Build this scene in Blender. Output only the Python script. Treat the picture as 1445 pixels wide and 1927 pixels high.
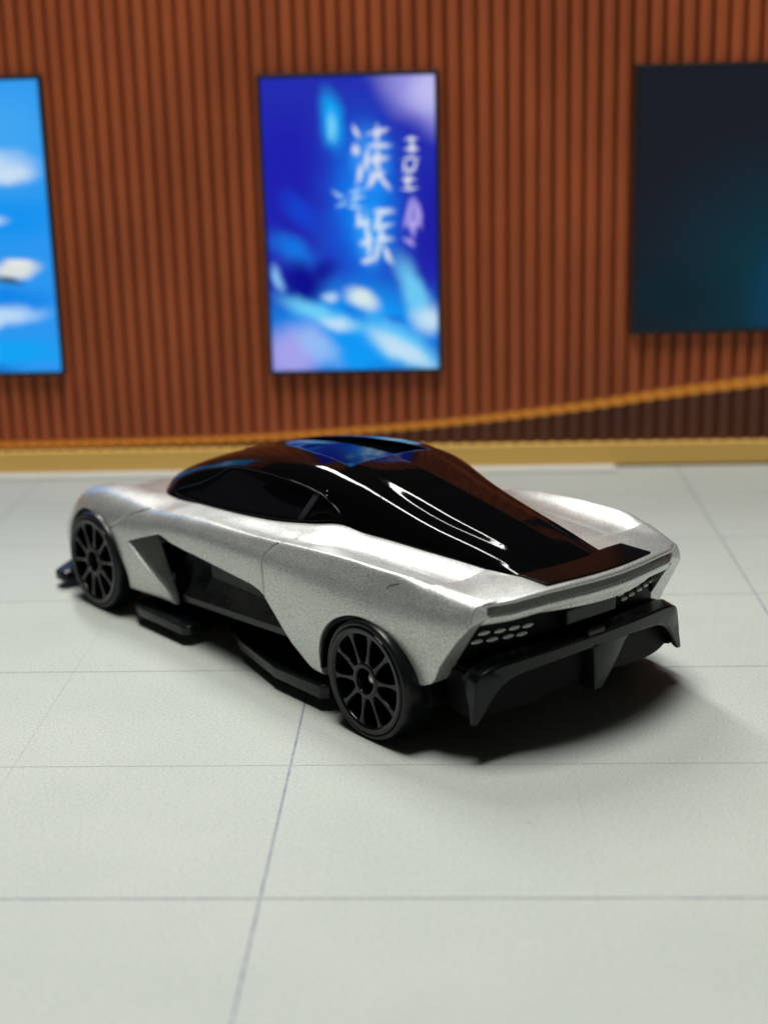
import bpy, bmesh, math, random
import numpy as np
from mathutils import Vector, Matrix
random.seed(7)
scene = bpy.context.scene
for o in list(bpy.data.objects): bpy.data.objects.remove(o)
MM = 0.001
R = math.radians

# ------------------------------------------------------------------ camera
# three vanishing points measured on the floor grid and the slatted wall
PW, PH, FPX, CAM_H = 1445.0, 1927.0, 2795.6, 50.6
def _n(v): return v/np.linalg.norm(v)
_dY = _n(np.array([837-PW/2, 174-PH/2, FPX]))
_dZ = -_n(np.array([980-PW/2, 10900-PH/2, FPX]))
_dX = np.cross(_dY, _dZ)
_Rc = np.stack([_dX, _dY, _dZ], 1)            # world -> camera (right, down, forward)
right, down, fwd = _Rc[0], _Rc[1], _Rc[2]
cam_d = bpy.data.cameras.new('camera'); cam = bpy.data.objects.new('camera', cam_d)
scene.collection.objects.link(cam); scene.camera = cam
mw = Matrix(((right[0], -down[0], -fwd[0], 0), (right[1], -down[1], -fwd[1], 0),
             (right[2], -down[2], -fwd[2], CAM_H*MM), (0, 0, 0, 1)))
cam.matrix_world = mw
cam_d.sensor_fit = 'VERTICAL'; cam_d.sensor_height = 24.0; cam_d.sensor_width = 24.0*PW/PH
cam_d.lens = 24.0*FPX/PH
cam_d.clip_start = 0.005; cam_d.clip_end = 10.0
cam_d.dof.use_dof = True; cam_d.dof.focus_distance = 0.1245; cam_d.dof.aperture_fstop = cam_d.lens/1.7

# ------------------------------------------------------------------ light
world = bpy.data.worlds.new('World'); scene.world = world; world.use_nodes = True
bg = world.node_tree.nodes['Background']; bg.inputs[0].default_value = (0.95, 1.0, 0.96, 1); bg.inputs[1].default_value = 0.016
def area(name, loc, target, sx, sy, power, col):
    d = bpy.data.lights.new(name, 'AREA'); d.shape = 'RECTANGLE'; d.size = sx*MM; d.size_y = sy*MM
    d.energy = power; d.color = col
    o = bpy.data.objects.new(name, d); scene.collection.objects.link(o)
    o.location = [c*MM for c in loc]
    v = Vector(target)*MM - o.location
    o.rotation_euler = v.to_track_quat('-Z', 'Y').to_euler()
    return o
area('ceiling_lamp', (-28, 118, 330), (-8, 122, 0), 110, 90, 1.0, (1.0, 1.0, 0.955))
area('desk_lamp', (-87, 357, 296), (0, 120, 10), 30, 200, 0.78, (1.0, 1.0, 0.97))
scene.view_settings.view_transform = 'Standard'; scene.view_settings.look = 'None'
scene.view_settings.exposure = 0.0; scene.view_settings.gamma = 1.0
scene.render.engine = 'CYCLES'
scene.cycles.max_bounces = 8

# ------------------------------------------------------------------ helpers
COL = scene.collection
def link(name, mesh, mat=None, parent=None):
    o = bpy.data.objects.new(name, mesh); COL.objects.link(o)
    if mat: mesh.materials.append(mat)
    if parent: o.parent = parent
    return o
def smooth(me, ang=35):
    me.polygons.foreach_set('use_smooth', [True]*len(me.polygons))
    me.set_sharp_from_angle(angle=R(ang)); me.update()
def mesh(name, V, F, ang=35):
    me = bpy.data.meshes.new(name); me.from_pydata([(x*MM, y*MM, z*MM) for x, y, z in V], [], F)
    bm = bmesh.new(); bm.from_mesh(me); bmesh.ops.remove_doubles(bm, verts=bm.verts, dist=1e-6)
    bmesh.ops.recalc_face_normals(bm, faces=bm.faces); bm.to_mesh(me); bm.free()
    smooth(me, ang); return me
def tag(o, label, cat, group=None, kind=None):
    o['label'] = label; o['category'] = cat
    if group: o['group'] = group
    if kind: o['kind'] = kind
    return o
def box(x0, x1, y0, y1, z0, z1, bev=0.0):
    bm = bmesh.new(); bmesh.ops.create_cube(bm, size=1)
    for v in bm.verts:
        v.co = Vector((x0+(v.co.x+.5)*(x1-x0), y0+(v.co.y+.5)*(y1-y0), z0+(v.co.z+.5)*(z1-z0)))*MM
    if bev: bmesh.ops.bevel(bm, geom=bm.edges[:], offset=bev*MM, segments=2, affect='EDGES', profile=.5)
    me = bpy.data.meshes.new('box'); bm.to_mesh(me); bm.free(); return me
def prism(poly, axis, a, b, bev=0.0):
    """poly: 2D outline; axis 'y': (x,z) extruded from y=a to y=b; axis 'x': (y,z); axis 'z': (x,y). a,b may be functions of the point."""
    fa = a if callable(a) else (lambda p: a); fb = b if callable(b) else (lambda p: b)
    def P(p, w):
        return (p[0], w, p[1]) if axis == 'y' else ((w, p[0], p[1]) if axis == 'x' else (p[0], p[1], w))
    n = len(poly)
    V = [P(p, fa(p)) for p in poly]+[P(p, fb(p)) for p in poly]
    F = [list(range(n))[::-1], list(range(n, 2*n))]+[[i, (i+1) % n, n+(i+1) % n, n+i] for i in range(n)]
    me = mesh('prism', V, F)
    if bev:
        bm = bmesh.new(); bm.from_mesh(me)
        es = [e for e in bm.edges if len(e.link_faces) == 2 and e.calc_face_angle(0) > R(30)]
        bmesh.ops.bevel(bm, geom=es, offset=bev*MM, segments=2, affect='EDGES', profile=.5, clamp_overlap=True)
        bm.to_mesh(me); bm.free(); smooth(me)
    return me
def mirror_y(me):
    m = me.copy()
    for v in m.vertices: v.co.y = -v.co.y
    m.flip_normals(); return m
def join(*ms):
    bm = bmesh.new()
    for m in ms: bm.from_mesh(m)
    me = bpy.data.meshes.new('joined'); bm.to_mesh(me); bm.free(); smooth(me); return me
def boolean(me, cutter, ang=30):
    bm = bmesh.new(); bm.from_mesh(cutter); bmesh.ops.triangulate(bm, faces=bm.faces[:])
    bmesh.ops.recalc_face_normals(bm, faces=bm.faces); bm.to_mesh(cutter); bm.free()
    me.transform(Matrix.Scale(1000, 4)); cutter.transform(Matrix.Scale(1000, 4))
    a = bpy.data.objects.new('a', me); b = bpy.data.objects.new('b', cutter)
    COL.objects.link(a); COL.objects.link(b)
    m = a.modifiers.new('b', 'BOOLEAN'); m.object = b; m.operation = 'DIFFERENCE'; m.solver = 'EXACT'; m.use_self = True
    dg = bpy.context.evaluated_depsgraph_get()
    out = bpy.data.meshes.new_from_object(a.evaluated_get(dg))
    bpy.data.objects.remove(a); bpy.data.objects.remove(b)
    out.transform(Matrix.Scale(.001, 4))
    smooth(out, ang); return out
def pchip(xs, ys):
    o = np.argsort(xs); x = np.array(xs, float)[o]; y = np.array(ys, float)[o]
    h = np.diff(x); d = np.diff(y)/h; m = np.zeros(len(x))
    for i in range(1, len(x)-1):
        if d[i-1]*d[i] > 0:
            w1 = 2*h[i]+h[i-1]; w2 = h[i]+2*h[i-1]; m[i] = (w1+w2)/(w1/d[i-1]+w2/d[i])
    m[0] = d[0]; m[-1] = d[-1]
    def f(t):
        t = min(max(t, x[0]), x[-1]); i = min(max(np.searchsorted(x, t)-1, 0), len(h)-1)
        s = (t-x[i])/h[i]
        return float((1+2*s)*(1-s)**2*y[i]+s*(1-s)**2*h[i]*m[i]+s*s*(3-2*s)*y[i+1]+s*s*(s-1)*h[i]*m[i+1])
    return f
def filleted(P, rr, nf=6, ns=4):
    """polyline with each inner corner rounded by a quadratic arc; constant vertex count"""
    P = [np.array(p, float) for p in P]; out = [P[0]]; prev = P[0]
    for i in range(1, len(P)-1):
        r = rr[i]
        a = P[i]+(P[i-1]-P[i])*r; c = P[i]+(P[i+1]-P[i])*r
        for k in range(1, ns+1): out.append(prev+(a-prev)*k/ns)
        for k in range(1, nf+1):
            t = k/nf; out.append((1-t)**2*a+2*t*(1-t)*P[i]+t*t*c)
        prev = c
    for k in range(1, ns+1): out.append(prev+(P[-1]-prev)*k/ns)
    return out
def catmull(pts, n=6, closed=False):
    P = [np.array(p, float) for p in pts]; out = []; N = len(P)
    for i in range(N if closed else N-1):
        p0 = P[(i-1) % N] if closed or i > 0 else P[0]; p1 = P[i]; p2 = P[(i+1) % N]
        p3 = P[(i+2) % N] if closed or i+2 < N else P[-1]
        for k in range(n):
            t = k/n
            out.append(.5*((2*p1)+(-p0+p2)*t+(2*p0-5*p1+4*p2-p3)*t*t+(-p0+3*p1-3*p2+p3)*t**3))
    if not closed: out.append(P[-1])
    return [tuple(q) for q in out]
def sweep(path, profile, frames=None, closed_profile=True):
    """path: list of (pos, nrm, bin) numpy; profile: list of (a,b)"""
    V = []; F = []; n = len(profile)
    for pos, N, B in path:
        for a, b in profile: V.append(tuple(pos+N*a+B*b))
    for i in range(len(path)-1):
        for j in range(n if closed_profile else n-1):
            F.append([i*n+j, i*n+(j+1) % n, (i+1)*n+(j+1) % n, (i+1)*n+j])
    if closed_profile: F += [list(range(n))[::-1], [(len(path)-1)*n+j for j in range(n)]]
    return mesh('sweep', V, F)
def tube(pts, r, seg=8):
    P = [np.array(p, float) for p in pts]; path = []
    for i, p in enumerate(P):
        t = _n(P[min(i+1, len(P)-1)]-P[max(i-1, 0)])
        a = np.array([0, 1., 0]) if abs(t[1]) < .9 else np.array([1., 0, 0])
        N = _n(np.cross(t, a)); B = np.cross(t, N); path.append((p, N, B))
    return sweep(path, [(r*math.cos(2*math.pi*k/seg), r*math.sin(2*math.pi*k/seg)) for k in range(seg)])
def revolve_y(prof, seg=64):
    """prof: closed list of (radius, y) turned around the y axis"""
    V = []; F = []; n = len(prof)
    for s in range(seg):
        a = 2*math.pi*s/seg
        for r, y in prof: V.append((r*math.cos(a), y, r*math.sin(a)))
    for s in range(seg):
        t = (s+1) % seg
        for j in range(n): F.append([s*n+j, s*n+(j+1) % n, t*n+(j+1) % n, t*n+j])
    return mesh('revolve', V, F, 30)

# ------------------------------------------------------------------ materials
class NT:
    def __init__(s, name):
        s.m = bpy.data.materials.new(name); s.m.use_nodes = True; s.t = s.m.node_tree
        s.b = s.t.nodes['Principled BSDF']; s.out = s.t.nodes['Material Output']
    def n(s, typ, **kw):
        nd = s.t.nodes.new(typ)
        for k, v in kw.items(): setattr(nd, k, v)
        return nd
    def l(s, a, b): s.t.links.new(a, b)
    def val(s, **kw):
        for k, v in kw.items(): s.b.inputs[k.replace('_', ' ')].default_value = v
        return s
    def obj(s): return s.n('ShaderNodeTexCoord').outputs['Object']
    def noise(s, scale, detail=3, rough=.5, vec=None):
        nd = s.n('ShaderNodeTexNoise'); nd.inputs['Scale'].default_value = scale
        nd.inputs['Detail'].default_value = detail; nd.inputs['Roughness'].default_value = rough
        s.l(vec or s.obj(), nd.inputs['Vector']); return nd.outputs['Fac']
    def ramp(s, fac, stops):
        r = s.n('ShaderNodeValToRGB'); e = r.color_ramp.elements
        while len(e) < len(stops): e.new(.5)
        for k, (p, c) in enumerate(stops): e[k].position = p; e[k].color = (*c, 1) if len(c) == 3 else c
        s.l(fac, r.inputs[0]); return r.outputs[0]
    def bump(s, h, strength, dist, nrm=None):
        b = s.n('ShaderNodeBump'); b.inputs['Strength'].default_value = strength; b.inputs['Distance'].default_value = dist
        s.l(h, b.inputs['Height'])
        if nrm is not None: s.l(nrm, b.inputs['Normal'])
        return b.outputs[0]
    def bevel(s, rad):
        b = s.n('ShaderNodeBevel', samples=6); b.inputs['Radius'].default_value = rad; return b.outputs[0]
def g(v): return (v, v, v)

def mat_silver():
    s = NT('silver_flake_paint'); s.val(Metallic=0.65, Coat_Weight=0.5, Coat_Roughness=0.07)
    f = s.noise(11000, 1, .5)
    c = s.ramp(f, [(.35, (.42, .43, .42)), (.5, (.60, .61, .59)), (.65, (.84, .85, .82))]); s.l(c, s.b.inputs['Base Color'])
    r = s.ramp(s.noise(500, 3), [(.3, g(.34)), (.7, g(.42))]); s.l(r, s.b.inputs['Roughness'])
    s.l(s.bump(f, .25, .00006, s.bevel(.00028)), s.b.inputs['Normal'])
    s.l(s.bump(s.noise(700, 2), .08, .0001, s.bevel(.00028)), s.b.inputs['Coat Normal']); return s.m
def mat_gloss():
    s = NT('gloss_black_paint'); s.val(Base_Color=(.0015, .0015, .002, 1), Roughness=.06, Specular_IOR_Level=.24)
    s.l(s.bump(s.noise(900, 3), .10, .00012, s.bevel(.0002)), s.b.inputs['Normal'])
    d = s.n('ShaderNodeTexVoronoi'); d.inputs['Scale'].default_value = 900; s.l(s.obj(), d.inputs['Vector'])
    lum = s.ramp(d.outputs['Distance'], [(.0, g(.45)), (.06, g(.30)), (.075, g(.0015))])
    mask = s.ramp(s.noise(160, 2), [(.58, g(0)), (.63, g(1))])
    mx = s.n('ShaderNodeMix', data_type='RGBA'); mx.inputs[6].default_value = (.0015, .0015, .002, 1)
    s.l(mask, mx.inputs[0]); s.l(lum, mx.inputs[7]); s.l(mx.outputs[2], s.b.inputs['Base Color'])
    return s.m
def mat_plastic(name, col, r0, r1, bev=.0002):
    s = NT(name); s.val(Base_Color=(*col, 1), Specular_IOR_Level=.32)
    s.l(s.ramp(s.noise(900, 3), [(.3, g(r0)), (.7, g(r1))]), s.b.inputs['Roughness'])
    s.l(s.bump(s.noise(2500, 3), .05, .00006, s.bevel(bev)), s.b.inputs['Normal']); return s.m
M_SILVER = mat_silver(); M_GLOSS = mat_gloss()
M_CHAS = mat_plastic('satin_black_plastic', (.005, .007, .009), .20, .32)
M_WHEEL = mat_plastic('black_wheel_plastic', (.004, .005, .006), .10, .18, .00012)
M_TYRE = mat_plastic('black_tyre_plastic', (.005, .006, .007), .26, .36)
M_GLASS = mat_plastic('smoked_window_plastic', (.006, .006, .008), .05, .10)
M_PIL = mat_plastic('dark_grey_pillar', (.035, .032, .042), .15, .25)
M_AXLE = NT('bare_steel').val(Base_Color=(.70, .67, .58, 1), Metallic=.55, Roughness=.38).m
M_LENS = NT('silver_printed_lens').val(Base_Color=(.62, .64, .62, 1), Metallic=.5, Roughness=.30).m
M_VOID = NT('matt_black').val(Base_Color=(.003, .003, .004, 1), Roughness=.5, Specular_IOR_Level=.10).m

# ------------------------------------------------------------------ floor
FLOOR_X = [-12.8+22.05*k for k in range(-6, 7)]
FLOOR_Y = [86.5+20.08*k for k in range(-4, 6)]
s = NT('grey_joint'); s.val(Roughness=.8)
s.l(s.ramp(s.noise(700, 3, .6, s.n('ShaderNodeNewGeometry').outputs['Position']), [(.35, (.20, .22, .29)), (.65, (.36, .38, .42))]), s.b.inputs['Base Color']); M_JOINT = s.m
s = NT('mat_tile'); s.val(Roughness=.62, Specular_IOR_Level=.3)
oi = s.n('ShaderNodeNewGeometry').outputs['Position']
n1 = s.noise(60, 4, .6, oi); n2 = s.noise(4200, 3, .6, oi); n3 = s.noise(420, 3, .6, oi)
c = s.ramp(n1, [(.3, (.490, .520, .482)), (.7, (.530, .557, .517))])
mx = s.n('ShaderNodeMix', data_type='RGBA', blend_type='MULTIPLY'); mx.inputs[0].default_value = 1
s.l(c, mx.inputs[6]); s.l(s.ramp(n2, [(.32, g(.80)), (.56, g(1.0))]), mx.inputs[7])
vo = s.n('ShaderNodeTexVoronoi'); vo.inputs['Scale'].default_value = 160; s.l(oi, vo.inputs['Vector'])
sp = s.ramp(vo.outputs['Distance'], [(.018, g(.55)), (.03, g(1))])
m2 = s.n('ShaderNodeMix', data_type='RGBA', blend_type='MULTIPLY'); m2.inputs[0].default_value = .6
s.l(mx.outputs[2], m2.inputs[6]); s.l(sp, m2.inputs[7]); s.l(m2.outputs[2], s.b.inputs['Base Color'])
s.l(s.bump(n3, .10, .0003, s.bump(n2, .5, .00012)), s.b.inputs['Normal'])
M_MAT = s.m
fl = link('floor', box(FLOOR_X[0], FLOOR_X[-1], FLOOR_Y[0], 215, -3, -.03), M_JOINT)
fl['kind'] = 'structure'; fl['label'] = 'pale grey printed tile mat under the toy car'
GX = [.26, .07]
for i in range(len(FLOOR_X)-1):
    for j in range(len(FLOOR_Y)):
        # joint half widths: some columns are only faintly marked
        def gx(k): return .5*{-13: .20, 9: .014, 31: .20, -35: .016}.get(int(round(FLOOR_X[k])), .14)
        def gy(k): return .085 if k == 4 else (.028 if k == 5 else .05)
        y1 = FLOOR_Y[j+1]-gy(j+1) if j+1 < len(FLOOR_Y) else 214
        t = link('floor_tile', box(FLOOR_X[i]+gx(i), FLOOR_X[i+1]-gx(i+1), FLOOR_Y[j]+gy(j), y1, -.5, 0), M_MAT, fl)

# ------------------------------------------------------------------ backdrop wall
WY = 202.6
def mat_wood(name, a, b, rough=.5):
    s = NT(name); s.val(Roughness=rough, Specular_IOR_Level=.35)
    v = s.n('ShaderNodeMapping'); v.inputs['Scale'].default_value = (1, 1, .05); s.l(s.n('ShaderNodeNewGeometry').outputs['Position'], v.inputs[0])
    c1 = s.ramp(s.noise(900, 3, .6, v.outputs[0]), [(.3, a), (.7, b)])
    c2 = s.ramp(s.noise(45, 3, .5, s.n('ShaderNodeNewGeometry').outputs['Position']), [(.3, g(.80)), (.7, g(1.08))])
    mx = s.n('ShaderNodeMix', data_type='RGBA', blend_type='MULTIPLY'); mx.inputs[0].default_value = 1
    s.l(c1, mx.inputs[6]); s.l(c2, mx.inputs[7]); s.l(mx.outputs[2], s.b.inputs['Base Color']); return s.m
M_SLAT = mat_wood('red_brown_slat', (.42, .094, .029), (.53, .122, .038))
M_BACK = mat_wood('dark_red_backing', (.20, .046, .020), (.24, .056, .024))
M_SLATD = mat_wood('printed_shadow_slat', (.12, .040, .023), (.14, .047, .027))  # backdrop print's shadow below the gold band, put into the slat colour
M_GOLD = NT('gold_trim').val(Base_Color=(.78, .48, .12, 1), Roughness=.55).m
M_EDGE = NT('pale_card').val(Base_Color=(.62, .63, .60, 1), Roughness=.8).m
wall = link('wall', box(-95, 85, WY+1.0, WY+4, 0, 66), M_BACK); wall['kind'] = 'structure'
wall['label'] = 'red brown slatted backdrop wall behind the toy car'
led_z = pchip([-95, -63.5, -33, -10.8, 4, 18.7, 29.6, 43.6, 85], [4.0, 4.1, 4.4, 5.5, 6.7, 8.35, 9.9, 11.6, 17])
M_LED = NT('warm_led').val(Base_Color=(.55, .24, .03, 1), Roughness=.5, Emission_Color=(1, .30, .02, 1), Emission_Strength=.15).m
x = -90.0; SL = []
while x < 80:
    per = 1.86+(x+64)*.0022; SL.append((x, per)); x += per
def slat_mesh(w, z0, z1, d=1.0):
    pr = [(-w/2, 1.0), (-w/2, .35), (-w*.36, .08), (-w*.15, 0), (w*.15, 0), (w*.36, .08), (w/2, .35), (w/2, 1.0)]
    return prism([(a, b) for a, b in pr], 'z', z0, z1)
for x, per in SL:
    zl = led_z(x)
    hb = np.interp(x, [-64, 0, 44], [.38, .48, .75])
    o = link('slat', slat_mesh(per*.78, zl+hb, 66), M_SLAT, wall); o.location = (x*MM, WY*MM, 0)
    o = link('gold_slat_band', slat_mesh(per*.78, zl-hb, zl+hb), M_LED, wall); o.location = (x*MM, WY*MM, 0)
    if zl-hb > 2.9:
        o = link('shadow_band_slat', slat_mesh(per*.78, 2.8, zl-hb), M_SLATD, wall); o.location = (x*MM, WY*MM, 0)
gb = link('baseboard', box(-95, 85, WY-1.2, WY+1.0, .3, 3.25, .1), M_GOLD, wall)
st = link('card_edge_strip', box(-95, 22.8, WY-4.2, WY-1.2, 0, .35, .05), M_EDGE)
tag(st, 'thin pale card strip lying along the foot of the gold baseboard', 'strip')
def led_strip():
    V = []; F = []
    for x in np.linspace(-92, 82, 120):
        hb = np.interp(x, [-64, 0, 44], [.34, .44, .7]); z = led_z(x)
        V += [(x, WY+.62, z-hb), (x, WY+.62, z+hb), (x, WY+1.02, z+hb), (x, WY+1.02, z-hb)]
    for i in range(119):
        for j in range(4): F.append([i*4+j, i*4+(j+1) % 4, i*4+4+(j+1) % 4, i*4+4+j])
    F += [[0, 1, 2, 3], [476, 477, 478, 479]]
    return mesh('led', V, F)
link('light_strip', led_strip(), M_LED, wall)

# ------------------------------------------------------------------ screens
def blobs(s, uv, base, items):
    """items: (u, v, rx, ry, angle, colour, hardness, opacity)"""
    col = base
    for (u, v, rx, ry, ang, c, hard, op) in items:
        mp = s.n('ShaderNodeMapping', vector_type='TEXTURE'); mp.inputs['Location'].default_value = (u, v, 0)
        mp.inputs['Rotation'].default_value = (0, 0, R(ang)); mp.inputs['Scale'].default_value = (rx, ry, 1)
        s.l(uv, mp.inputs[0])
        ln = s.n('ShaderNodeVectorMath', operation='LENGTH'); s.l(mp.outputs[0], ln.inputs[0])
        mr = s.n('ShaderNodeMapRange', interpolation_type='SMOOTHSTEP'); s.l(ln.outputs['Value'], mr.inputs[0])
        mr.inputs[1].default_value = 1.0; mr.inputs[2].default_value = hard; mr.inputs[3].default_value = 0; mr.inputs[4].default_value = op
        mx = s.n('ShaderNodeMix', data_type='RGBA'); s.l(mr.outputs[0], mx.inputs[0])
        if isinstance(col, tuple): mx.inputs[6].default_value = (*col, 1)
        else: s.l(col, mx.inputs[6])
        mx.inputs[7].default_value = (*c, 1); col = mx.outputs[2]
    return col
def screen_mat(name, x0, x1, z0, z1, base, items, strength):
    s = NT(name); s.val(Roughness=.8, Specular_IOR_Level=.05)
    p = s.n('ShaderNodeNewGeometry').outputs['Position']
    sx = s.n('ShaderNodeSeparateXYZ'); s.l(p, sx.inputs[0])
    cb = s.n('ShaderNodeCombineXYZ')
    for k, (sock, a, b, sc) in enumerate(((sx.outputs[0], x0, x1, 1.0), (sx.outputs[2], z0, z1, (z1-z0)/(x1-x0)))):
        mr = s.n('ShaderNodeMapRange', clamp=False); s.l(sock, mr.inputs[0])
        mr.inputs[1].default_value = a*MM; mr.inputs[2].default_value = b*MM; mr.inputs[3].default_value = 0; mr.inputs[4].default_value = sc
        s.l(mr.outputs[0], cb.inputs[k])
    # wavy distortion so that the printed shapes are not clean ellipses
    nz = s.n('ShaderNodeTexNoise'); nz.inputs['Scale'].default_value = 5; nz.inputs['Detail'].default_value = 2; s.l(cb.outputs[0], nz.inputs['Vector'])
    sb = s.n('ShaderNodeVectorMath', operation='SUBTRACT'); s.l(nz.outputs['Color'], sb.inputs[0]); sb.inputs[1].default_value = (.5, .5, .5)
    sc = s.n('ShaderNodeVectorMath', operation='SCALE'); s.l(sb.outputs[0], sc.inputs[0]); sc.inputs['Scale'].default_value = .09
    ad = s.n('ShaderNodeVectorMath', operation='ADD'); s.l(cb.outputs[0], ad.inputs[0]); s.l(sc.outputs[0], ad.inputs[1])
    col = blobs(s, ad.outputs[0], base, items)
    if not isinstance(col, tuple): s.l(col, s.b.inputs['Emission Color'])
    s.val(Base_Color=(.01, .01, .015, 1), Emission_Strength=strength); return s.m
NAVY = (.012, .012, .36); BLUE = (.0, .10, .80); AZ = (.0, .32, .92); CY = (.16, .62, .92); PALE = (.55, .74, .90); LAV = (.38, .36, .82); WHT = (.70, .74, .86); DK = (.0, .0, .26)
# u 0..1 across, v 0..1.69 upwards
mid_items = [
 (.55, .95, .40, .85, 0, (.0, .10, .72), .1, .8), (.60, .98, .24, .60, 0, (.0, .24, .88), .1, .9), (.12, 1.15, .32, .60, 0, (.008, .008, .42), .2, .9), (.98, .85, .16, .50, 0, (.008, .008, .36), .2, .95),
 (.95, 1.60, .50, .26, -40, LAV, .1, .95), (1.0, 1.62, .22, .2, 0, (.56, .54, .88), .1, .8),
 (.40, 1.47, .11, .24, 8, (.0, .36, .90), .2, 1), (.40, 1.42, .05, .12, 5, CY, .2, .9), (.20, .95, .22, .10, -40, (.0, .06, .66), .1, .7),
 (.5, .22, .80, .42, 0, AZ, .3, .95), (.15, .72, .22, .12, -30, (.0, .20, .82), .1, .8),
 (.20, .53, .16, .19, 35, DK, .3, 1), (.33, .60, .12, .10, 30, DK, .1, .8), (.05, .56, .05, .11, 15, (.25, .55, .92), .2, .9),
 (.30, .34, .36, .09, -22, CY, .2, .95), (.40, .28, .16, .06, -12, PALE, .1, .9), (.55, .42, .16, .08, -28, (.66, .80, .80), .2, 1), (.36, .45, .07, .05, 0, PALE, .1, .8),
 (.50, .34, .14, .05, -35, (.0, .20, .75), .2, .9), (.74, .29, .10, .05, 0, (.0, .14, .70), .1, .9),
 (.86, .46, .11, .32, 22, CY, .2, .9), (.94, .30, .15, .14, 30, PALE, .1, .95),
 (.80, .12, .42, .14, -34, CY, .2, .95), (.78, .11, .30, .08, -32, PALE, .2, .95),
 (.12, .10, .32, .24, 30, LAV, .2, .95), (.28, .14, .24, .12, -40, (.30, .55, .92), .1, .7), (.50, .08, .14, .10, 0, AZ, .1, .9),
]
def strokes(box, segs, col, w, op):
    u0, v0, u1, v1 = box; out = []
    for a, b, c, d in segs:
        x0, y0, x1, y1 = u0+(u1-u0)*a, v0+(v1-v0)*b, u0+(u1-u0)*c, v0+(v1-v0)*d
        out.append(((x0+x1)/2, (y0+y1)/2, math.hypot(x1-x0, y1-y0)*.5+w, w, math.degrees(math.atan2(y1-y0, x1-x0)), col, .15, op))
    return out
BIG1 = [(.05, .98, .16, .80), (.0, .70, .12, .56), (.02, .10, .20, .42), (.35, .86, 1.0, .90), (.62, 1.0, .60, .70), (.36, .66, .95, .62), (.40, .62, .30, .30), (.66, .60, .64, .24), (.40, .44, .92, .46), (.42, .20, .78, .26), (.50, .30, .28, .02), (.62, .26, .98, .0)]
BIG2 = [(.10, .95, .12, .70), (.0, .72, .40, .76), (.30, .98, .30, .05), (.05, .45, .36, .50), (.55, .92, 1.0, .96), (.75, .96, .55, .62), (.50, .66, .98, .70), (.70, .66, .72, .30), (.48, .42, 1.0, .44), (.60, .40, .45, .08), (.70, .28, 1.0, .04), (.10, .10, .45, .16)]
SML = [(.1, .95, .9, .95), (.5, 1.0, .5, .68), (.1, .78, .9, .78), (.05, .60, .95, .60), (.2, .56, .2, .36), (.8, .56, .8, .36), (.1, .36, .9, .36), (.5, .30, .5, .04), (.15, .22, .9, .20), (.05, .02, .95, .02)]
TRI = [(.5, 1.0, .1, .35), (.5, 1.0, .95, .3), (.5, .7, .5, .1), (.2, .45, .85, .45), (.05, .12, .45, .0)]
LTX = [(.0, .9, .4, .6), (.1, .2, .5, .4), (.5, .8, 1.0, .85), (.5, .5, 1.0, .5), (.75, .9, .7, .1), (.5, .15, 1.0, .1)]
mid_items += [(.62, 1.24, .15, .27, 0, (.05, .34, .92), .1, .7), (.62, .80, .16, .24, 0, (.05, .42, .92), .1, .7)]
mid_items += strokes((.53, 1.06, .74, 1.44), BIG1, WHT, .027, .9)+strokes((.53, .62, .75, .96), BIG2, (.66, .78, .88), .027, .9)
mid_items += strokes((.80, 1.06, .90, 1.34), SML, WHT, .017, .9)+strokes((.80, .74, .92, 1.02), TRI, (.48, .40, .88), .027, .85)
mid_items += strokes((.40, .95, .58, 1.08), LTX, (.34, .62, .94), .02, .8)
left_items = [(.75, 1.4, .5, .5, 0, (.05, .38, .88), .1, .9), (.52, 1.45, .12, .40, 0, (.35, .60, .92), .1, .9), (.62, 1.22, .45, .13, 0, (.52, .70, .90), .2, .95), (.80, 1.17, .22, .07, 0, (.62, .76, .88), .2, .8),
 (.6, .92, .8, .20, 0, (.0, .28, .86), .2, .9), (.62, .91, .18, .05, 5, (.60, .78, .9), .2, .95), (.78, .62, .20, .075, 5, (.70, .74, .72), .3, 1), (.72, .56, .12, .04, -15, (.03, .06, .10), .2, .9), (.80, .66, .10, .03, 0, (.80, .82, .80), .2, .9),
 (.6, .45, .6, .10, 0, (.0, .22, .80), .2, .9), (.65, .33, .38, .09, 8, (.50, .70, .92), .2, .95), (.7, .12, .5, .12, 0, (.0, .36, .90), .2, .9), (.55, .03, .3, .05, 0, (.0, .12, .5), .2, .6)]
right_items = [(.9, .30, 1.1, 1.0, 0, (.0, .028, .042), .05, 1), (1.0, .15, .45, .60, 0, (.0, .045, .120), .05, 1), (.2, .2, .5, .3, 0, (.0, .014, .020), .1, .7)]
M_BEZ = NT('black_bezel').val(Base_Color=(.012, .012, .015, 1), Roughness=.5).m
def screen(x0, x1, z0, z1, base, items, strength, label):
    e = bpy.data.objects.new('wall_screen', None); COL.objects.link(e); e.location = ((x0+x1)/2*MM, WY*MM, z0*MM)
    tag(e, label, 'screen', 'screens hung on the slatted wall')
    b = .6
    ob = link('bezel', box(-(x1-x0)/2-b, (x1-x0)/2+b, -.8, .9, -b, z1-z0+b, .12), M_BEZ, e)
    sc = link('display', box(-(x1-x0)/2, (x1-x0)/2, -.85, -.5, 0, z1-z0), screen_mat('screen_picture', x0, x1, z0, z1, base, items, strength), e)
screen(-24.1, -1.35, 14.2, 52.9, (.012, .02, .42), mid_items, 1.0, 'lit blue screen with pale brush lettering and white waves')
screen(-76.3, -53.6, 14.7, 53.6, (.02, .30, .85), left_items, 1.0, 'lit sky blue screen with white clouds and a pale car shape')
screen(25.3, 48.2, 18.9, 52.9, (.006, .008, .014), right_items, 1.0, 'dark navy screen glowing teal toward its lower corner')

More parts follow.
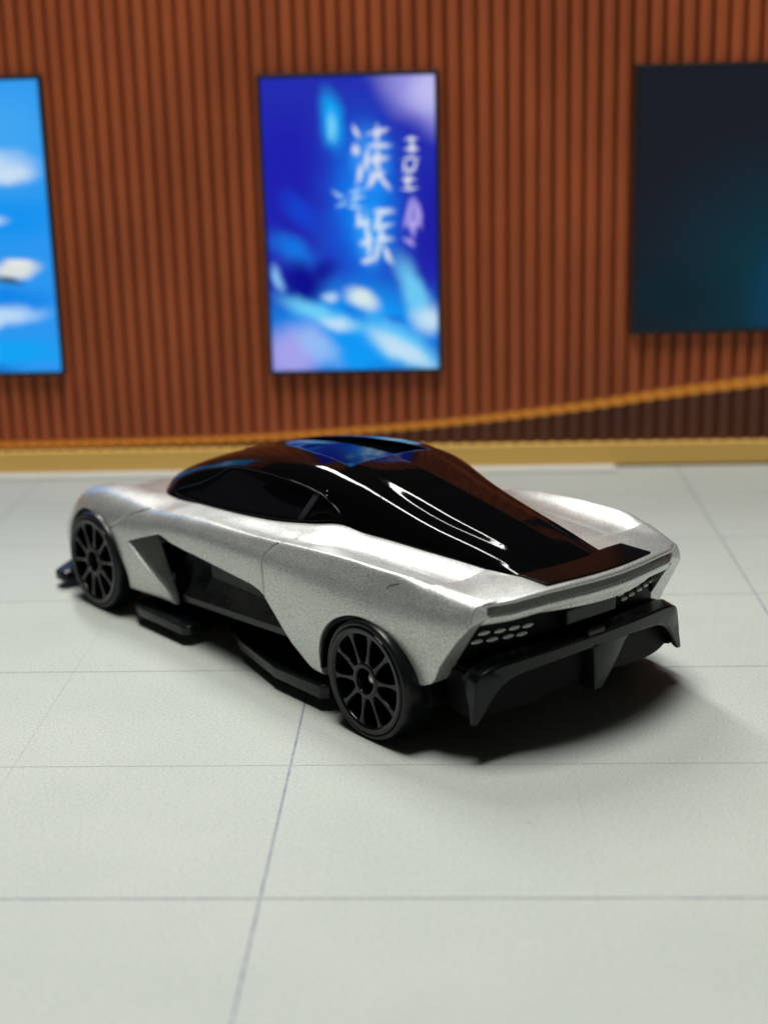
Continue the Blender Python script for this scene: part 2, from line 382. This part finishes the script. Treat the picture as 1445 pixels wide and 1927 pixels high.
# ------------------------------------------------------------------ the toy car
car = bpy.data.objects.new('toy_car', None); COL.objects.link(car)
car.location = (4.15*MM, 121.66*MM, 0); car.rotation_euler = (0, 0, R(132.309))
tag(car, 'silver toy sports car with gloss black roof and black wheels', 'toy car')

KX = [60, 57, 53, 49, 44.5, 40, 36, 32, 26, 20, 14, 11, 8, 2, -3, -5.2, -5.6, -7.5, -9.5]
T = {  # y1,  y2,z2, y3,z3, y4,z4, y5,z5, y6,z6, z7
 60: (4.0, 5.0, 4.0, 5.0, 4.8, 4.0, 5.8, 3.0, 6.2, 1.5, 6.6, 6.7),
 57: (9.5, 10.6, 4.2, 10.6, 5.6, 9.4, 7.2, 7.0, 7.7, 3.5, 8.3, 8.4),
 53: (12.4, 13.0, 4.6, 13.0, 7.0, 11.7, 9.5, 9.3, 9.9, 5.5, 9.5, 9.6),
 49: (13.8, 14.2, 5.2, 14.2, 8.8, 12.6, 11.4, 9.9, 11.7, 6.2, 10.3, 10.0),
 44.5: (14.2, 14.6, 6, 14.6, 9.8, 13.0, 12.1, 10.2, 12.4, 7.0, 11.3, 10.8),
 40: (14.0, 14.5, 6, 14.4, 10.1, 13.1, 12.0, 10.6, 12.3, 8.0, 12.0, 11.5),
 36: (13.6, 14.2, 6, 14.2, 10.3, 13.1, 11.9, 11.0, 12.1, 8.6, 12.3, 12.0),
 32: (13.4, 14.0, 6.5, 14.1, 10.9, 13.2, 12.3, 11.2, 12.5, 9.0, 12.6, 12.4),
 26: (13.4, 13.9, 7, 14.2, 11.3, 13.2, 12.8, 11.3, 12.8, 9.2, 12.95, 12.8),
 20: (13.6, 14.1, 7, 14.4, 11.5, 13.3, 13.1, 11.5, 13.0, 9.3, 13.5, 13.2),
 14: (13.9, 14.5, 7, 14.7, 11.7, 13.5, 13.5, 11.8, 13.4, 9.2, 14.4, 13.8),
 11: (14.0, 14.65, 6.7, 14.85, 11.75, 13.5, 13.75, 11.7, 13.65, 8.9, 14.85, 14.2),
 8: (14.1, 14.8, 6.5, 15.0, 11.8, 13.5, 14.0, 11.0, 13.6, 7.9, 14.4, 14.2),
 2: (14.1, 14.9, 6, 15.0, 11.5, 13.5, 14.3, 10.6, 13.35, 7.2, 14.15, 14.0),
 -3: (13.6, 14.3, 6.5, 14.6, 11.3, 13.2, 14.3, 10.2, 13.2, 6.8, 14.0, 13.8),
 -5.2: (13.2, 13.8, 7, 14.2, 11.4, 12.8, 14.05, 10.0, 13.1, 6.6, 13.9, 13.7),
 -5.6: (13.1, 13.7, 7, 14.1, 11.4, 12.75, 14.0, 10.0, 13.65, 6.6, 13.85, 13.7),
 -7.5: (12.6, 13.2, 7.5, 13.5, 11.5, 12.25, 13.6, 10.0, 13.6, 6.6, 13.85, 13.8),
 -9.5: (11.8, 12.4, 8, 12.5, 11.6, 11.75, 13.1, 9.3, 13.35, 6.2, 13.75, 13.85)}
CF = [pchip(KX, [T[k][i] for k in KX]) for i in range(12)]
FR = [0, .15, .4, .45, .42, .42, .4, 0]
def body_half(x):
    y1, y2, z2, y3, z3, y4, z4, y5, z5, y6, z6, z7 = [f(x) for f in CF]
    return filleted([(0, 3), (y1, 3), (y2, z2), (y3, z3), (y4, z4), (y5, z5), (y6, z6), (0, z7)], FR[:4]+[float(np.interp(x, [-9, -5.5, -2, 16, 28], [.36, .34, .13, .13, .42]))]+FR[5:])
def tail_dx(y): return -3.1*max(0, 1-(y/11.8)**2)
def body_pt(x, p):
    y, z = p
    w = min(1, max(0, (-6-x)/3.5))
    return (x+tail_dx(y)*w, y, z)
xs = list(np.linspace(60, -5, 150))+list(np.linspace(-5.05, -9.5, 26))
V = []; F = []
for x in xs:
    H = body_half(x); ring = [body_pt(x, p) for p in H]+[(a, -b, c) for a, b, c in [body_pt(x, p) for p in H[-2:0:-1]]]
    n = len(ring); V += ring
for i in range(len(xs)-1):
    for j in range(n): F.append([i*n+j, i*n+(j+1) % n, (i+1)*n+(j+1) % n, (i+1)*n+j])
for base, x in ((0, 60), ((len(xs)-1)*n, -9.5)):
    c = len(V); V.append((x+(tail_dx(0) if x < 0 else .3), 0, 8.5 if x < 0 else 4.4))
    for j in range(n): F.append([base+j, base+(j+1) % n, c])
body = mesh('body', V, F)
def both(me): return join(me, mirror_y(me))
# door shut line
def side_y(x, z):
    H = body_half(x); best = 14
    for a, b in zip(H, H[1:]):
        if min(a[1], b[1]) <= z <= max(a[1], b[1]) and a[0] > 9 and abs(a[1]-b[1]) > 1e-6:
            best = a[0]+(b[0]-a[0])*(z-a[1])/(b[1]-a[1]); break
    return best
def shut(path, r): return tube([(x, side_y(x, z)+r*.35, z) for x, z in catmull(path, 5)], r, 8)
body = boolean(body, both(shut([(13.1, 13.6), (13.9, 13.1), (14.5, 12.3), (14.7, 11.6), (14.55, 10.6), (14.5, 9.6), (14.6, 8.3)], .13)))
body = boolean(body, both(shut([(35.9, 12.0), (37.8, 11.2), (40.2, 9.9), (41.8, 8.9)], .16)))
# side openings, wheel arches, tail cut-outs
opening = [(38.0, 8.5), (35.3, 9.45), (32.6, 10.3), (31.4, 10.15), (30.4, 9.9), (28.0, 9.7), (23.4, 9.45), (19.6, 9.25), (16.5, 9.15), (15.3, 8.95), (14.7, 8.7), (13.1, 7.28), (11.0, 5.2), (8.9, 3.8), (8.2, 3.45), (7.7, 3.35), (7.2, 2.0), (7.0, -2), (31.0, -2), (31.4, 3.3), (31.9, 4.0)]
body = boolean(body, prism([(-11.43, -2.3), (11.41, -2.4), (11.37, 11.22), (10.71, 11.63), (-10.68, 11.64), (-11.38, 11.21)], 'x', -21, -4.63))
body = boolean(body, both(prism(opening, 'y', 9.0, 20)))
body = boolean(body, both(prism([(39.1, 7.6), (37.5, 9.3), (33.2, 10.75), (29.3, 10.2), (29.2, -2.1), (39.1, -2.1)], 'y', 8.9, lambda p: 12.75-(p[1]-3.5)*.38)))
farch = [(38.95, -2), (38.95, 2.6), (38.75, 4.2), (38.9, 5.4), (39.7, 6.9), (40.9, 8.3), (42.9, 9.5), (44.9, 10.15), (46.9, 10.15), (48.6, 9.6), (50.2, 8.4), (51.2, 6.9), (51.7, 5), (51.8, 3), (51.8, -2)]
rarch = [(7.0, -2), (7.0, 3.6), (6.8, 5.4), (6.1, 7.3), (4.8, 8.8), (3.0, 9.8), (1.1, 10.25), (-.8, 10.05), (-2.5, 9.0), (-3.4, 7.6), (-3.9, 6.5), (-4.5, 5.9), (-4.9, 5.3), (-4.9, -2)]
body = boolean(body, join(both(prism(catmull(farch, 4), 'y', 7.5, 20)), both(prism(catmull(rarch, 4), 'y', 7.5, 20))))
quart = [(-3.8, -2), (-3.8, 5.4), (-4.4, 5.75), (-5.4, 5.85), (-6.1, 6.15), (-6.5, 6.7), (-7.0, 7.8), (-8.5, 10.1), (-9.9, 12.0), (-10.8, 13.4), (-20, 13.4), (-20, -2)]
body = boolean(body, both(prism(quart, 'y', 10.6, 20)))
chip = tube([(x, side_y(x, z)+.01, z) for x, z in ((-2.7, 13.62), (-2.2, 13.45), (-1.75, 13.3), (-1.55, 13.05))], .028, 6)
link('paint_chip', chip, M_CHAS, car)
# rear lip: swept trim with a groove under the edge
path = []
YT = np.linspace(-11.3, 11.3, 61)
def deck_z(y): return np.interp(abs(y), [0, 6.2, 9.5, 12.2], [13.85, 13.75, 13.35, 13.1])
dk = pchip([0, 4, 6.2, 9.3, 11.75], [13.87, 13.84, 13.74, 13.37, 13.08])
for y in YT:
    p = np.array([-9.5+tail_dx(y), y, dk(abs(y))]); dydx = 6.2*y/11.8**2
    t = _n(np.array([dydx, 1, 0])); N = np.array([-t[1], t[0], 0])
    path.append((p, N, np.array([0, 0, 1.])))
slot = sweep([(p, N, B) for (p, N, B) in path if abs(p[1]) < 11.25], [(-1.3, -.42), (1.5, -.36), (1.5, -1.12), (-1.3, -1.02)])
body = boolean(body, slot)
ob = link('body', body, M_SILVER, car)
prof = filleted([(-1.2, -.10), (-.3, .02), (.18, .0), (.34, -.26), (.16, -.44), (-1.15, -.50), (-1.15, -1.02), (.02, -1.10), (.16, -1.28), (.0, -1.75), (-.15, -1.95), (-1.2, -2.0)], [0, .3, .4, .4, .4, .4, .4, .4, .4, .4, .4, 0], 3, 1)
def _t(v): v = min(1, max(0, (abs(v)-9.0)/2.3)); return v*v*(3-2*v)
link('rear_lip', sweep([(p-N*.33*_t(p[1]), N, B) for p, N, B in path], [tuple(p) for p in prof]), M_SILVER, car)

# gloss black spoiler panel on the tail deck
def deck_xy(x, y): return dk(abs(y))
V = []; F = []; nx, ny = 8, 24
for top in (1, 0):
    for i in range(nx+1):
        for j in range(ny+1):
            y = -6.05+12.1*j/ny; xf = -8.25-.35*(1-(y/6.05)**2); xr = -9.5+tail_dx(y)+.05+.25
            x = xf+(xr-xf)*i/nx
            V.append((x, y, dk(abs(y))+(.16 if top else -.3)+.05*(1-i/nx)))
M1 = (nx+1)*(ny+1)
for i in range(nx):
    for j in range(ny):
        a = i*(ny+1)+j; q = [a, a+1, a+ny+2, a+ny+1]; F += [q, [k+M1 for k in q[::-1]]]
for i in range(nx):
    for j in (0, ny):
        a = i*(ny+1)+j; F.append([a, a+ny+1, a+ny+1+M1, a+M1])
for j in range(ny):
    for i in (0, nx):
        a = i*(ny+1)+j; F.append([a, a+1, a+1+M1, a+M1])
M_SPOIL = mat_plastic('scuffed_gloss_black', (.002, .002, .002), .10, .22)
M_SPOIL.node_tree.nodes['Principled BSDF'].inputs['Specular IOR Level'].default_value = .12
link('spoiler_panel', mesh('spoiler', V, F), M_SPOIL, car)

# ---------------------------------------------------------------- canopy
cyb = pchip([45.5, 45.0, 44.1, 42.6, 41, 38, 33, 26, 20, 13, 10, 6, 0, -5, -9], [.4, 2.8, 4.8, 6.8, 8.0, 9.2, 9.6, 9.7, 9.65, 9.2, 8.5, 7.7, 7.1, 6.6, 6.2])
czc = pchip([45.5, 43, 40, 34, 28, 22, 17, 12, 6, 0, -5, -9], [11.3, 12.7, 14.25, 16.6, 18.0, 18.75, 18.95, 18.65, 17.6, 16.4, 15.3, 14.1])
czb = pchip([45.5, 44, 38, 32, 27, 21, 17, 13, 10, 6, 0, -5, -9], [10.8, 11.0, 12.2, 12.6, 12.9, 13.4, 13.8, 14.5, 14.5, 14.3, 14.1, 13.9, 13.7])
pchip_q = pchip([-9, -4, 2, 8, 14, 20], [.56, .66, .78, .90, .98, 1.0])
def sst(a, b, t):
    t = min(1, max(0, (t-a)/(b-a))); return t*t*(3-2*t)
def can_half(x):
    yb, zc, zb = cyb(x), czc(x), czb(x); h = max(.2, zc-zb)
    k = 1-sst(0, 17, x)
    L = lambda p, q: p+(q-p)*k
    y2, z2 = yb*L(.85, .95), zb+h*L(.70, .32)
    y3, z3 = yb*L(.67, .84), zb+h*L(.90, .60)
    y4, z4 = yb*L(.34, .54), zb+h*L(.985, .86)
    y5, z5 = yb*L(.51, .655), zb+h*L(.945, .655)
    return filleted([(yb*1.0, zb-2.6), (yb, zb), (y2, z2), (y3, z3), (y5, z5), (y4, z4), (0, zc)], [0, .15, .34, L(.40, .34), L(.40, .06), L(.45, .36), 0], 10, 8)
def can_relief(x, y):
    """recessed roof channel and the twin grooves of the engine cover"""
    a = abs(y); d = 0; yb = cyb(x)
    return d
xs = sorted(set(list(np.linspace(45.5, -9, 160))+list(np.linspace(14.0, 14.8, 9))), reverse=True)
V = []; F = []
for x in xs:
    H = [(p[0], p[1]+can_relief(x, p[0])) for p in can_half(x)]
    q = float(pchip_q(x)); ring = [(x, a, b) for a, b in H]+[(x, -a*q, b) for a, b in H[-2::-1]]; n = len(ring); V += ring
for i in range(len(xs)-1):
    for j in range(n): F.append([i*n+j, i*n+(j+1) % n, (i+1)*n+(j+1) % n, (i+1)*n+j])
F += [list(range(n)), [(len(xs)-1)*n+j for j in range(n)]]
can = mesh('canopy', V, F, 40)
def can_top(x, y):
    H = [(p[0], p[1]) for p in can_half(x)]
    return float(np.interp(abs(y), [p[0] for p in H][::-1], [p[1] for p in H][::-1]))
V = []; F = []; CX = np.linspace(31.5, 14.2, 22); NY = 13
for x in CX:
    w = np.interp(x, [14.2, 22, 31.5], [4.7, 3.7, 1.3]); dep = .05+.75*sst(33, 15, x)
    for k in range(NY):
        y = -w+2*w*k/(NY-1); V.append((x, y, can_top(x, y)-dep))
    for k in range(NY):
        y = w-2*w*k/(NY-1); V.append((x, y, 22.0))
n = 2*NY
for i in range(len(CX)-1):
    for j in range(n): F.append([i*n+j, i*n+(j+1) % n, (i+1)*n+(j+1) % n, (i+1)*n+j])
F += [list(range(n)), [(len(CX)-1)*n+j for j in range(n)]]
can = boolean(can, mesh('channel', V, F), 40)
win = [(37.2, 12.75), (31.6, 12.75), (27, 13.0), (21, 13.55), (17.2, 13.95), (13.6, 14.55), (12.0, 14.86), (11.15, 15.0), (10.95, 15.2), (11.6, 15.75), (12.8, 16.35), (14.4, 16.78), (17.5, 17.05), (20.2, 17.12), (23.6, 17.05), (27.4, 16.75), (29.0, 16.4), (30.2, 15.6), (33.0, 14.3)]
def wall_y(x, z):
    H = can_half(x); 
    for a, b in zip(H, H[1:]):
        if min(a[1], b[1]) <= z <= max(a[1], b[1]) and abs(a[1]-b[1]) > 1e-6: return a[0]+(b[0]-a[0])*(z-a[1])/(b[1]-a[1])
    return H[0][0]
wp = catmull(win, 3, True)
def win_y(p): return wall_y(p[0], p[1])
can = boolean(can, both(prism(wp, 'y', lambda p: win_y(p)-.45, 14)), 40)
link('canopy', can, M_GLOSS, car)
for sgn in (1, -1):
    # pane: grid-filled polygon following the tumblehome, slightly inside the frame
    gl = prism(wp, 'y', lambda p: win_y(p)-.62, lambda p: win_y(p)-.22)
    pil = prism([(14.9, 17.0), (14.2, 16.9), (15.7, 14.0), (16.5, 13.9)], 'y', lambda p: win_y(p)-.5, lambda p: win_y(p)-.12, .04)
    if sgn < 0: gl = mirror_y(gl); pil = mirror_y(pil)
    fr = tube([(p[0], win_y(p)-.02, p[1]) for p in wp+wp[:1]], .08, 8)
    if sgn < 0: fr = mirror_y(fr)
    w = link('side_window', gl, M_GLASS, car); link('window_frame', fr, M_GLOSS, w); link('window_pillar', pil, M_PIL, w)

# ---------------------------------------------------------------- black base
def xp(y): return -6.9-2.3*max(0, 1-(y/12)**2)
V = []; F = []; yy = np.linspace(-11.5, 11.5, 31)
for y in yy: V += [(xp(y), y, 4.2), (xp(y), y, 11.7), (xp(y)+2.5, y, 11.7), (xp(y)+2.5, y, 4.2)]
for i in range(len(yy)-1):
    for j in range(4): F.append([i*4+j, i*4+(j+1) % 4, i*4+4+(j+1) % 4, i*4+4+j])
F += [[0, 1, 2, 3], [len(V)-4+k for k in range(4)]]
rearpanel = mesh('rp', V, F)
pan = prism([(-3, 7), (-3, 8.2), (5.8, 8.2), (7, 9.2), (30, 9.2), (38, 9.2), (39, 8), (51.5, 8), (51.5, -8), (39, -8), (38, -9.2), (30, -9.2), (7, -9.2), (5.8, -8.2), (-3, -8.2), (-3, -7)], 'z', 1.6, 8.5)
link('rear_panel', rearpanel, M_VOID, car)
link('chassis', pan, M_VOID, car)
# recessed plate between the tail lamps
link('number_plate_recess', box(-10.2, -8.5, -3.4, 2.4, 9.2, 10.6, .15), M_CHAS, car)
# wheel-well liners
for x0, arch in ((45.2, 1), (1.0, 1)):
    for sgn in (1, -1):
        a = [(x0+6.9*math.cos(t), 4.0+6.7*math.sin(t)) for t in np.linspace(0, math.pi, 24)]
        i_ = [(x0+5.75*math.cos(t), 4.0+5.75*math.sin(t)) for t in np.linspace(math.pi, 0, 24)]
        m = prism(a+i_, 'y', 7.6, lambda p: side_y(p[0], min(10.4, max(5.5, p[1])))-.30)
        link('wheel_well', m if sgn > 0 else mirror_y(m), M_VOID, car)
# side pods, skirts
for sgn in (1, -1):
    def add(name, me):
        return link(name, me if sgn > 0 else mirror_y(me), M_CHAS, car)
    # concave flank panel inside the side opening: swept from x=32 to x=9
    V = []; F = []; st_ = []
    for x in np.linspace(33.5, 7.5, 40):
        t = (33.5-x)/26; zl = 3.3+t*1.7; yo = 12.6+.5*t; yi = 10.2+.9*t; k = 1-sst(31.0, 33.0, x)
        st_.append([(x, yi-.8, 10.5), (x, yi, 10.2), (x, yi+.15, 8.0-.6*t), (x, yi+.5, 6.2), (x, yi+(yo-yi)*.75*k+.5*(1-k), zl+1.1), (x, yo*k+(1-k)*(yi+.6), zl+.75), (x, yo*k+(1-k)*(yi+.6)+.05, zl+.1), (x, yo-.6, zl-.2), (x, 9.0, zl-.2), (x, 9.0, 10.5)])
    for q in st_: V += q
    n = 10
    for i in range(len(st_)-1):
        for j in range(n): F.append([i*n+j, i*n+(j+1) % n, (i+1)*n+(j+1) % n, (i+1)*n+j])
    F += [list(range(n)), [len(V)-n+j for j in range(n)]]
    add('side_panel', mesh('pod', V, F, 28))
    add('side_skirt', prism([(26, 9), (25.5, 11.2), (21, 12.9), (14.6, 14.25), (13.6, 14.5), (7.0, 14.5), (6.4, 13.9), (6.4, 9)], 'z', 1.15, lambda p: 2.15+.25*sst(15, 9, p[0]), .12))
    add('front_skirt', prism([(38.2, 9), (38.2, 14.0), (36.5, 14.6), (28.6, 14.5), (28.0, 14.0), (28.0, 9)], 'z', 1.1, 2.05, .12))
    add('front_splitter', prism([(52.0, 9), (52.0, 14.2), (52.5, 14.6), (53.7, 14.6), (54.4, 13.9), (58, 9)], 'z', .9, 1.9, .2))

# diffuser
def xd(y): return -11.3+1.5*(min(1, abs(y)/12))**2
arc = [((11.9, 3.45), (12.45, 3.45)), ((11.25, 4.3), (12.25, 4.8)), ((10.55, 5.2), (12.1, 6.2)), ((9.75, 6.0), (11.75, 7.25)), ((8.8, 6.5), (10.6, 7.75)), ((7.6, 6.75), (8.9, 8.0)), ((5.5, 6.95), (5.8, 8.15)), ((2.5, 7.1), (2.5, 8.25)), ((0, 7.15), (0, 8.25))]
A_ = catmull([p+q for p, q in arc], 5)
A_ = A_+[(-a, b, -c, d) for a, b, c, d in A_[-2::-1]]
V = []; F = []
for yl, zl, yu, zu in A_:
    xl, xu = xd(yl), xd(yu)
    w = np.interp(zl, [3.4, 4.5, 6.2], [.15, .35, .9])
    ring = [(xl+.12, yl, zl), (xl, yl+(yu-yl)*.12, zl+(zu-zl)*.12), (xu, yl+(yu-yl)*.90, zl+(zu-zl)*.90), (xu+.14, yu, zu), (xu+1.5*w, yu, zu+.30*w), (xu+2.4*w, yu, zu-.4*w), (xl+2.6*w, yl, zl+.1)]
    n = len(ring); V += ring
for i in range(len(A_)-1):
    for j in range(n): F.append([i*n+j, i*n+(j+1) % n, (i+1)*n+(j+1) % n, (i+1)*n+j])
F += [list(range(n)), [len(V)-n+j for j in range(n)]]
link('diffuser', mesh('diffuser', V, F, 25), M_CHAS, car)
fin = prism([(.55, 7.4), (.45, 6.4), (.40, 3.45), (-.50, 3.40), (-1.6, 4.4), (-2.7, 5.6), (-3.6, 6.7), (-4.4, 7.2), (-4.4, 7.4)], 'x', lambda p: xd(0)-.12+.10*abs(p[0]), -9.6, .12)
link('diffuser_fin', fin, M_CHAS, car)
link('diffuser_key', box(-11.2, -9.6, -1.0, 1.0, 8.1, 8.75, .15), M_CHAS, car)
for sgn in (1, -1):
    pl = prism([(-9.2, 7.2), (-9.4, 3.9), (-8.0, 3.5), (-6.0, 4.0), (-6.0, 7.2)], 'y', 11.3, 11.8, .1)
    link('diffuser_end_plate', pl if sgn > 0 else mirror_y(pl), M_VOID, car)
for sgn in (1, -1):
    pl = prism(catmull([(.9, 7.2), (6, 7.3), (11.3, 7.0), (12.0, 6.4), (12.05, 5.2), (11.7, 4.2), (10.6, 3.75), (9.0, 3.6), (6.5, 3.7), (3.6, 4.1), (1.1, 4.6)], 3, True), 'x', lambda p: xd(p[0])+1.0, lambda p: xd(p[0])+1.6)
    link('diffuser_tunnel_panel', pl if sgn > 0 else mirror_y(pl), M_VOID, car)
link('diffuser_roof', box(-9.4, -5, -11.5, 11.5, 7.0, 7.5), M_VOID, car)

# tail lamps: two rows of small ovals each side
def oval(y, z, ry, rz):
    V = []; F = []; n = 16
    for r, d in ((1, 0), (1, -.12), (.55, -.22)):
        for k in range(n):
            a = 2*math.pi*k/n; V.append((d, ry*r*math.cos(a), rz*r*math.sin(a)))
    for i in range(2):
        for k in range(n): F.append([i*n+k, i*n+(k+1) % n, i*n+n+(k+1) % n, i*n+n+k])
    F.append([2*n+k for k in range(n)]); F.append(list(range(n))[::-1]); return mesh('oval', V, F, 50)
ov = oval(0, 0, .52, .19)
for sgn in (1, -1):
    for k, (y, z) in enumerate([(10.85, 9.9), (9.4, 9.82), (8.05, 9.76), (6.76, 9.76), (5.5, 9.7), (11.2, 9.2), (10.0, 9.2), (8.7, 9.16), (7.3, 9.14), (6.07, 9.1)]):
        o = link('tail_lamp', ov, M_LENS if not ov.materials else None, car)
        o.location = ((xp(y)-.02)*MM, sgn*y*MM, z*MM); o.rotation_euler = (R(-3*sgn), 0, math.atan(4.6*sgn*y/144)*-1)

# ---------------------------------------------------------------- wheels
WR = 5.08
def wheel(x, sgn):
    tyre_prof = filleted([(4.3, -3.4), (4.7, -3.4), (WR, -3.2), (WR, -.60), (4.98, -.14), (4.70, -.02), (4.56, -.10), (4.48, -.40), (4.3, -.45)], [0, .4, .4, .4, .45, .4, .4, .3, 0], 4, 1)
    rim_prof = filleted([(4.52, -3.2), (4.52, -.10), (4.46, .03), (4.30, .05), (3.98, -.02), (3.88, -.18), (3.80, -1.6), (3.75, -3.2)], [0, .2, .4, .3, .4, .4, .2, 0], 3, 1)
    rim = link('wheel', revolve_y([tuple(p) for p in rim_prof], 80), M_WHEEL, car)
    rim.location = (x*MM, sgn*(15.25 if x < 20 else 14.95)*MM, WR*MM)
    if sgn < 0: rim.rotation_euler = (0, 0, math.pi)
    link('tyre', revolve_y([tuple(p) for p in tyre_prof], 80), M_TYRE, rim)
    sp = prism([(1.40, -.38), (1.75, -.22), (2.4, -.15), (3.2, -.16), (3.65, -.24), (4.0, -.44), (4.0, .44), (3.65, .24), (3.2, .16), (2.4, .15), (1.75, .22), (1.40, .38)], 'y', -1.15, lambda p: -.12-.10*abs(p[0]-2.6)/1.4*0, .05)
    for k in range(10):
        o = link('spoke', sp, M_WHEEL if not sp.materials else None, rim); o.rotation_euler = (0, R(36*k+8), 0)
    link('hub', revolve_y([tuple(p) for p in filleted([(1.05, -1.7), (1.05, -.12), (1.12, -.02), (1.42, -.04), (1.58, -.16), (1.60, -1.7)], [0, .2, .4, .4, .4, 0], 3, 1)], 48), M_WHEEL, rim)
    link('axle_tip', revolve_y([(.0001, -1.8), (.0001, -.62), (.26, -.66), (.42, -.78), (.48, -1.0), (.48, -1.8)], 24), M_AXLE, rim)
    link('wheel_back', revolve_y([(.0001, -3.0), (.0001, -1.75), (3.9, -1.75), (3.9, -3.0)], 40), M_VOID, rim)
for x in (0, 44.4):
    for sgn in (1, -1): wheel(x, sgn)
